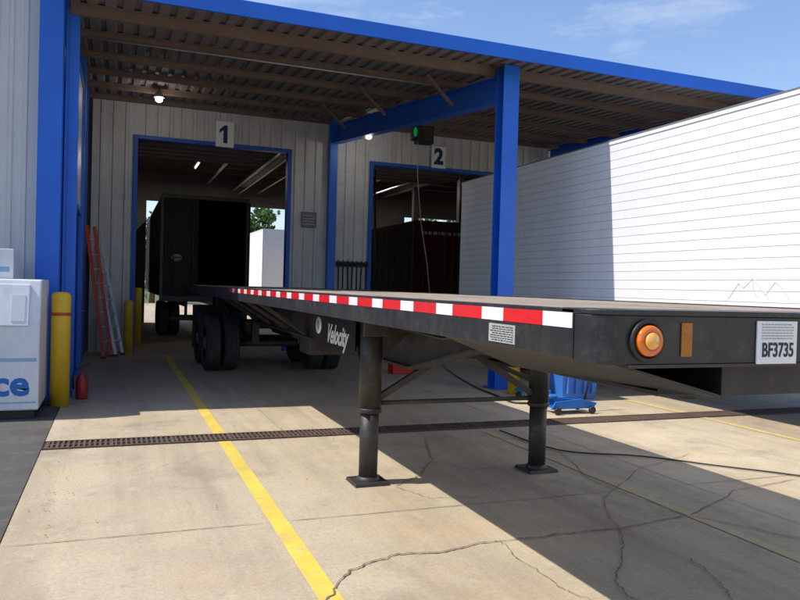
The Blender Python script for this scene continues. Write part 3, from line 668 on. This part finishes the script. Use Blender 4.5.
def rear_trailer(x0,x1,y0,y1,z0,z1,skin,label,open_right,sideskin=None,frame=None):
    t=thing('box_trailer',((x0+x1)/2,(y0+y1)/2,0),label,'trailer')
    for s,xa in ((1,x0),(-1,x1)):
        a,b=sorted((xa,xa+s*.04)); m=MB(); m.box(a,b,y0+.06,y1,z0,z1-.05)
        y=y0+.5
        while y<y1-.1:
            c,d=sorted((xa-s*.012,xa-s*.001)); m.box(c,d,y,y+.05,z0+.1,z1-.15); y+=.6
        m.build('side_panel',sideskin or skin,t)
    m=MB(); m.box(x0+.041,x1-.041,y0+.06,y1,z1-.06,z1-.01); m.build('roof',skin,t)
    m=MB(); m.box(x0+.041,x1-.041,y0+.06,y1,z0-.0,z0+.05); m.build('floor',mBlack,t)
    m=MB(); m.box(x0+.041,x1-.041,y1-.05,y1-.001,z0+.051,z1-.061); m.build('front_wall',skin,t)
    m=MB(); m.box(x0-.015,x0+.07,y0,y0+.059,z0,z1); m.box(x1-.07,x1+.015,y0,y0+.059,z0,z1); m.box(x0+.071,x1-.071,y0,y0+.059,z1-.12,z1); m.box(x0-.015,x1+.015,y0,y0+.059,z0-.15,z0-.001); m.build('rear_frame',frame or skin,t,.006)
    xm=(x0+x1)/2-.2 if open_right else (x0+x1)/2
    m=MB(); m.box(x0+.075,xm,y0+.005,y0+.05,z0+.003,z1-.125)
    for k in range(7): z=z0+.3+k*.38; m.box(x0+.09,xm-.02,y0-.004,y0+.0045,z,z+.03)
    d=m.build('rear_door',skin,t,.004)
    for x in (x0+.35,xm-.15): MB().tube([(x,y0-.02,z0+.02),(x,y0-.02,z1-.2)],.018,8).build('lock_rod',mBkF,d)
    if not open_right:
        m=MB(); m.box(xm+.01,x1-.075,y0+.005,y0+.05,z0+.003,z1-.125); d2=m.build('rear_door',skin,t,.004)
        for x in (xm+.15,x1-.35): MB().tube([(x,y0-.02,z0+.02),(x,y0-.02,z1-.2)],.018,8).build('lock_rod',mBkF,d2)
    else:
        m=MB(); m.box(x1+.02,x1+.065,y0+.07,y0+1.2,z0+.003,z1-.125); m.build('rear_door',skin,t,.004,label='rear door folded back along the side')
    m=MB(); m.box(x0+.3,x1-.3,y0+.1,y0+.18,.5,.6); m.box(x0+.7,x0+.78,y0+.1,y0+.16,.6,z0-.15); m.box(x1-.78,x1-.7,y0+.1,y0+.16,.6,z0-.15); m.build('bumper',mBlack,t)
    for y in (y0+1.3,y0+2.6):
        tyre(x0+.17,y,parent=t); tyre(x0+.5,y,parent=t); tyre(x1-.17,y,parent=t,rimside=1); tyre(x1-.5,y,parent=t,rimside=1)
        MB().tube([(x0+.3,y,.505),(x1-.3,y,.505)],.06,10).build('axle',mBlack,t)
    m=MB()
    for x in (x0+.7,x1-.8): m.box(x,x+.1,y0+.3,y1-.2,z0-.3,z0-.002)
    m.build('chassis',mBlack,t)
    return t,d
bt,bdoor=rear_trailer(1.18,3.66,22,33,1.20,4.15,mBkT,'black box trailer with one rear door open parked inside bay 1',True,None,mBkF)
m=MB(); m.lathe([(.001,-.003),(.15,-.003),(.15,0)],(1.62,21.995,2.32),'y',24)
for v in m.bm.verts: v.co.z=2.32+(v.co.z-2.32)*.7
e=m.build('oval_emblem',mGreyL,bdoor)
MB().box(1.50,1.74,21.9905,21.9915,2.30,2.34).build('emblem_bar',mInk,e)
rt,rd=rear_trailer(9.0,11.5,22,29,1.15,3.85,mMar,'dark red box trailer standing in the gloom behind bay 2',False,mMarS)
m=MB(); x=9.3
for w_ in (.16,.12,.14,.05,.18,.14,.1,.16):
    m.box(x,x+w_,21.9905,21.9935,3.40,3.50); x+=w_+.05
m.build('faint_lettering',mGreyL,rd)
# ------------------------------------------------------------------ small things beyond the flatbed
bn=thing('plastic_bin',(6.5,9.5,0),'blue plastic bin standing right of the yellow bollard and blue column','bin')
def taper(m,x0,x1,y0,y1,z0,z1,g): m.hexa([(x0+g,y0+g,z0),(x1-g,y0+g,z0),(x1-g,y1-g,z0),(x0+g,y1-g,z0),(x0,y0,z1),(x1,y0,z1),(x1,y1,z1),(x0,y1,z1)])
m=MB(); taper(m,6.24,6.92,9.25,9.80,.002,.66,.05)
for k in range(4): m.box(6.34+k*.145,6.36+k*.145,9.235,9.30,.1,.56)
m.build('body',mBin,bn,.006)
m=MB(); taper(m,6.21,6.95,9.22,9.83,.661,.72,-.005); m.build('lid',mBin,bn,.012)
jx,jy=5.75,8.35
jk=thing('floor_jack',(jx,jy,0),'low blue floor jack with a black handle in front of the blue bin','jack')
for ya in (jy-.14,jy+.12): MB().prism([(jx-.36,.07),(jx+.30,.07),(jx+.36,.14),(jx+.10,.2),(jx-.30,.17)],'y',ya,ya+.02).build('side_plate',mTool,jk,.003)
box1(jx-.3,jx+.28,jy-.119,jy+.119,.075,.09).build('base_plate',mTool,jk)
m=MB(); m.bar((jx+.2,jy,.13),(jx-.28,jy,.20),.10,.06); m.lathe([(.07,.2),(.08,.235),(.07,.25)],(jx-.28,jy,0),'z',16); m.build('lift_arm',mTool,jk)
for sx in(-.28,.26):
    for sy in(-.17,.17): MB().lathe([(.045,-.02),(.05,-.015),(.05,.015),(.045,.02)],(jx+sx,jy+sy,.052),'y',16).build('caster',mBlk,jk)
MB().tube([(jx+.25,jy,.15),(jx+.42,jy+.1,.55),(jx+.46,jy+.12,.75)],.017,8).build('handle',mBlk,jk)
jx2,jy2=5.92,9.55
dl=thing('wheel_dolly',(jx2,jy2,0),'flat bright blue wheeled tray in front of the yellow bollard by the column','dolly')
box1(jx2-.20,jx2+.22,jy2-.18,jy2+.18,.10,.15).build('tray',mTool,dl,.01)
for sx in(-.16,.18):
    for sy in(-.13,.13): MB().lathe([(.04,-.018),(.045,-.01),(.045,.01),(.04,.018)],(jx2+sx,jy2+sy,.047),'y',14).build('caster',mBlk,dl)
tx,ty=5.15,12.9
tbx=thing('tool_box',(tx,ty,0),'small red tool box on the concrete under the far side of the flatbed','tool box')
box1(tx-.28,tx+.28,ty-.14,ty+.14,.002,.17).build('base',mRedB,tbx,.01)
MB().prism([(ty-.145,.171),(ty+.145,.171),(ty+.10,.25),(ty-.10,.25)],'x',tx-.285,tx+.285).build('lid',mRedB,tbx,.006)
MB().tube([(tx-.1,ty,.25),(tx-.09,ty,.29),(tx+.09,ty,.29),(tx+.1,ty,.25)],.01,8).build('handle',mBlk,tbx)
def smooth(P,n=6):
    P=[Vector(p) for p in P]; out=[]
    for i in range(len(P)-1):
        a=P[max(i-1,0)];b=P[i];c=P[i+1];d=P[min(i+2,len(P)-1)]
        for k in range(n):
            t=k/n; out.append(.5*((2*b)+(c-a)*t+(2*a-5*b+4*c-d)*t*t+(3*b-3*c+d-a)*t**3))
    out.append(P[-1]); return out
def gp(px,py,z=.015): return (*G(px,py),z)
tag(MB().tube(smooth([gp(432,352),gp(445,368),gp(470,385),gp(500,398),gp(516,404),gp(548,404)]),.014,8).build('hose',mBlk),'black hose curling over the concrete towards the blue column','hose')
tag(MB().tube(smooth([gp(500,432),gp(560,452),gp(640,458),gp(720,468),gp(800,478),gp(880,492)]),.008,6).build('cable',mBlk),'thin black cable lying across the sunlit concrete on the right','cable')
# ------------------------------------------------------------------ trees beyond
def tree(x,y,h,r,label,n=1500):
    t=thing('tree',(x,y,0),label,'tree','trees behind the workshop')
    m=MB(); m.tube([(x,y,-.05),(x+.1,y,h*.3),(x,y+.1,h*.7)],[.22,.16,.06],8)
    for k in range(6):
        a=k*1.1; m.tube([(x,y,h*.3+k*.3),(x+math.cos(a)*r*.6,y+math.sin(a)*r*.6,h*.55+k*.25)],[.07,.02],6)
    m.build('trunk',mBark,t)
    m=MB(); cl=[(Vector((random.gauss(0,r*.45),random.gauss(0,r*.45),random.uniform(h*.12,h*.95))),random.uniform(.5,1.0)) for _ in range(34)]
    for _ in range(n):
        c,s=random.choice(cl); p=Vector((x,y,0))+c+Vector((random.gauss(0,s*.5),random.gauss(0,s*.5),random.gauss(0,s*.4)))
        a=Vector((random.gauss(0,1),random.gauss(0,1),random.gauss(0,1))).normalized()*.19; b=a.cross(Vector((random.random(),random.random(),random.random()))).normalized()*.12
        m.face([p-a,p+b,p+a,p-b])
    m.build('crown',mLeaf,t)
tree(9.3,56,7.4,3.0,'leftmost leafy green tree outside beyond the back doorway',4500)
tree(14,54,6.5,2.8,'leafy green tree behind the distant white trailer',3000)
tree(24,50,7.5,3.2,'leafy green tree far right behind the workshop, by its third back doorway',2500)
tree(2.5,57,6.5,2.6,'leafy green tree beyond the back doorway behind the black trailer',2500)
# ------------------------------------------------------------------ light
sv=Vector((.70,-.10,-1.0)).normalized()
sl=bpy.data.lights.new('sun','SUN'); sl.energy=5.0; sl.angle=math.radians(.53); sl.color=(1,.95,.87)
so=bpy.data.objects.new('sun',sl); COL.objects.link(so); so.rotation_mode='QUATERNION'; so.rotation_quaternion=sv.to_track_quat('-Z','Y'); so.location=(-10,5,20)
W=bpy.data.worlds.new('World'); S.world=W; W.use_nodes=True; n=W.node_tree; bg=n.nodes['Background']
sk=n.nodes.new('ShaderNodeTexSky'); sk.sky_type='NISHITA'; sk.sun_disc=False; sk.sun_elevation=math.asin(-sv.z)
sk.sun_rotation=math.atan2(-sv.x,-sv.y); sk.altitude=0; sk.air_density=1.15; sk.dust_density=.7; sk.ozone_density=2.0
co=n.nodes.new('ShaderNodeTexCoord').outputs['Generated']
f=noise(n,co,4.2,10,.62,(1,1,3.4)); f2=noise(n,co,1.7,3,.5,(1,1,1.6))
cl=mix(n,1.0,ramp(n,f,.48,.90),ramp(n,f2,.45,.64),'MULTIPLY')
skc=mix(n,1.0,sk.outputs[0],(1.12,1.14,1.27),'MULTIPLY')
c=mix(n,cl,skc,(6.8,7.0,7.4))
n.links.new(c,bg.inputs['Color']); bg.inputs['Strength'].default_value=.15
# ------------------------------------------------------------------ camera
cam=bpy.data.cameras.new('camera'); co_=bpy.data.objects.new('camera',cam); COL.objects.link(co_)
cam.sensor_width=36; cam.lens=F/800*36; cam.clip_start=.05; cam.clip_end=1500
co_.matrix_world=Matrix.Translation((0,0,H))@Matrix.Rotation(-PS,4,'Z')@Matrix.Rotation(PI/2-PITCH,4,'X')@Matrix.Rotation(ROLL,4,'Z')
S.camera=co_
S.view_settings.view_transform='Standard'; S.view_settings.look='None'; S.view_settings.exposure=0
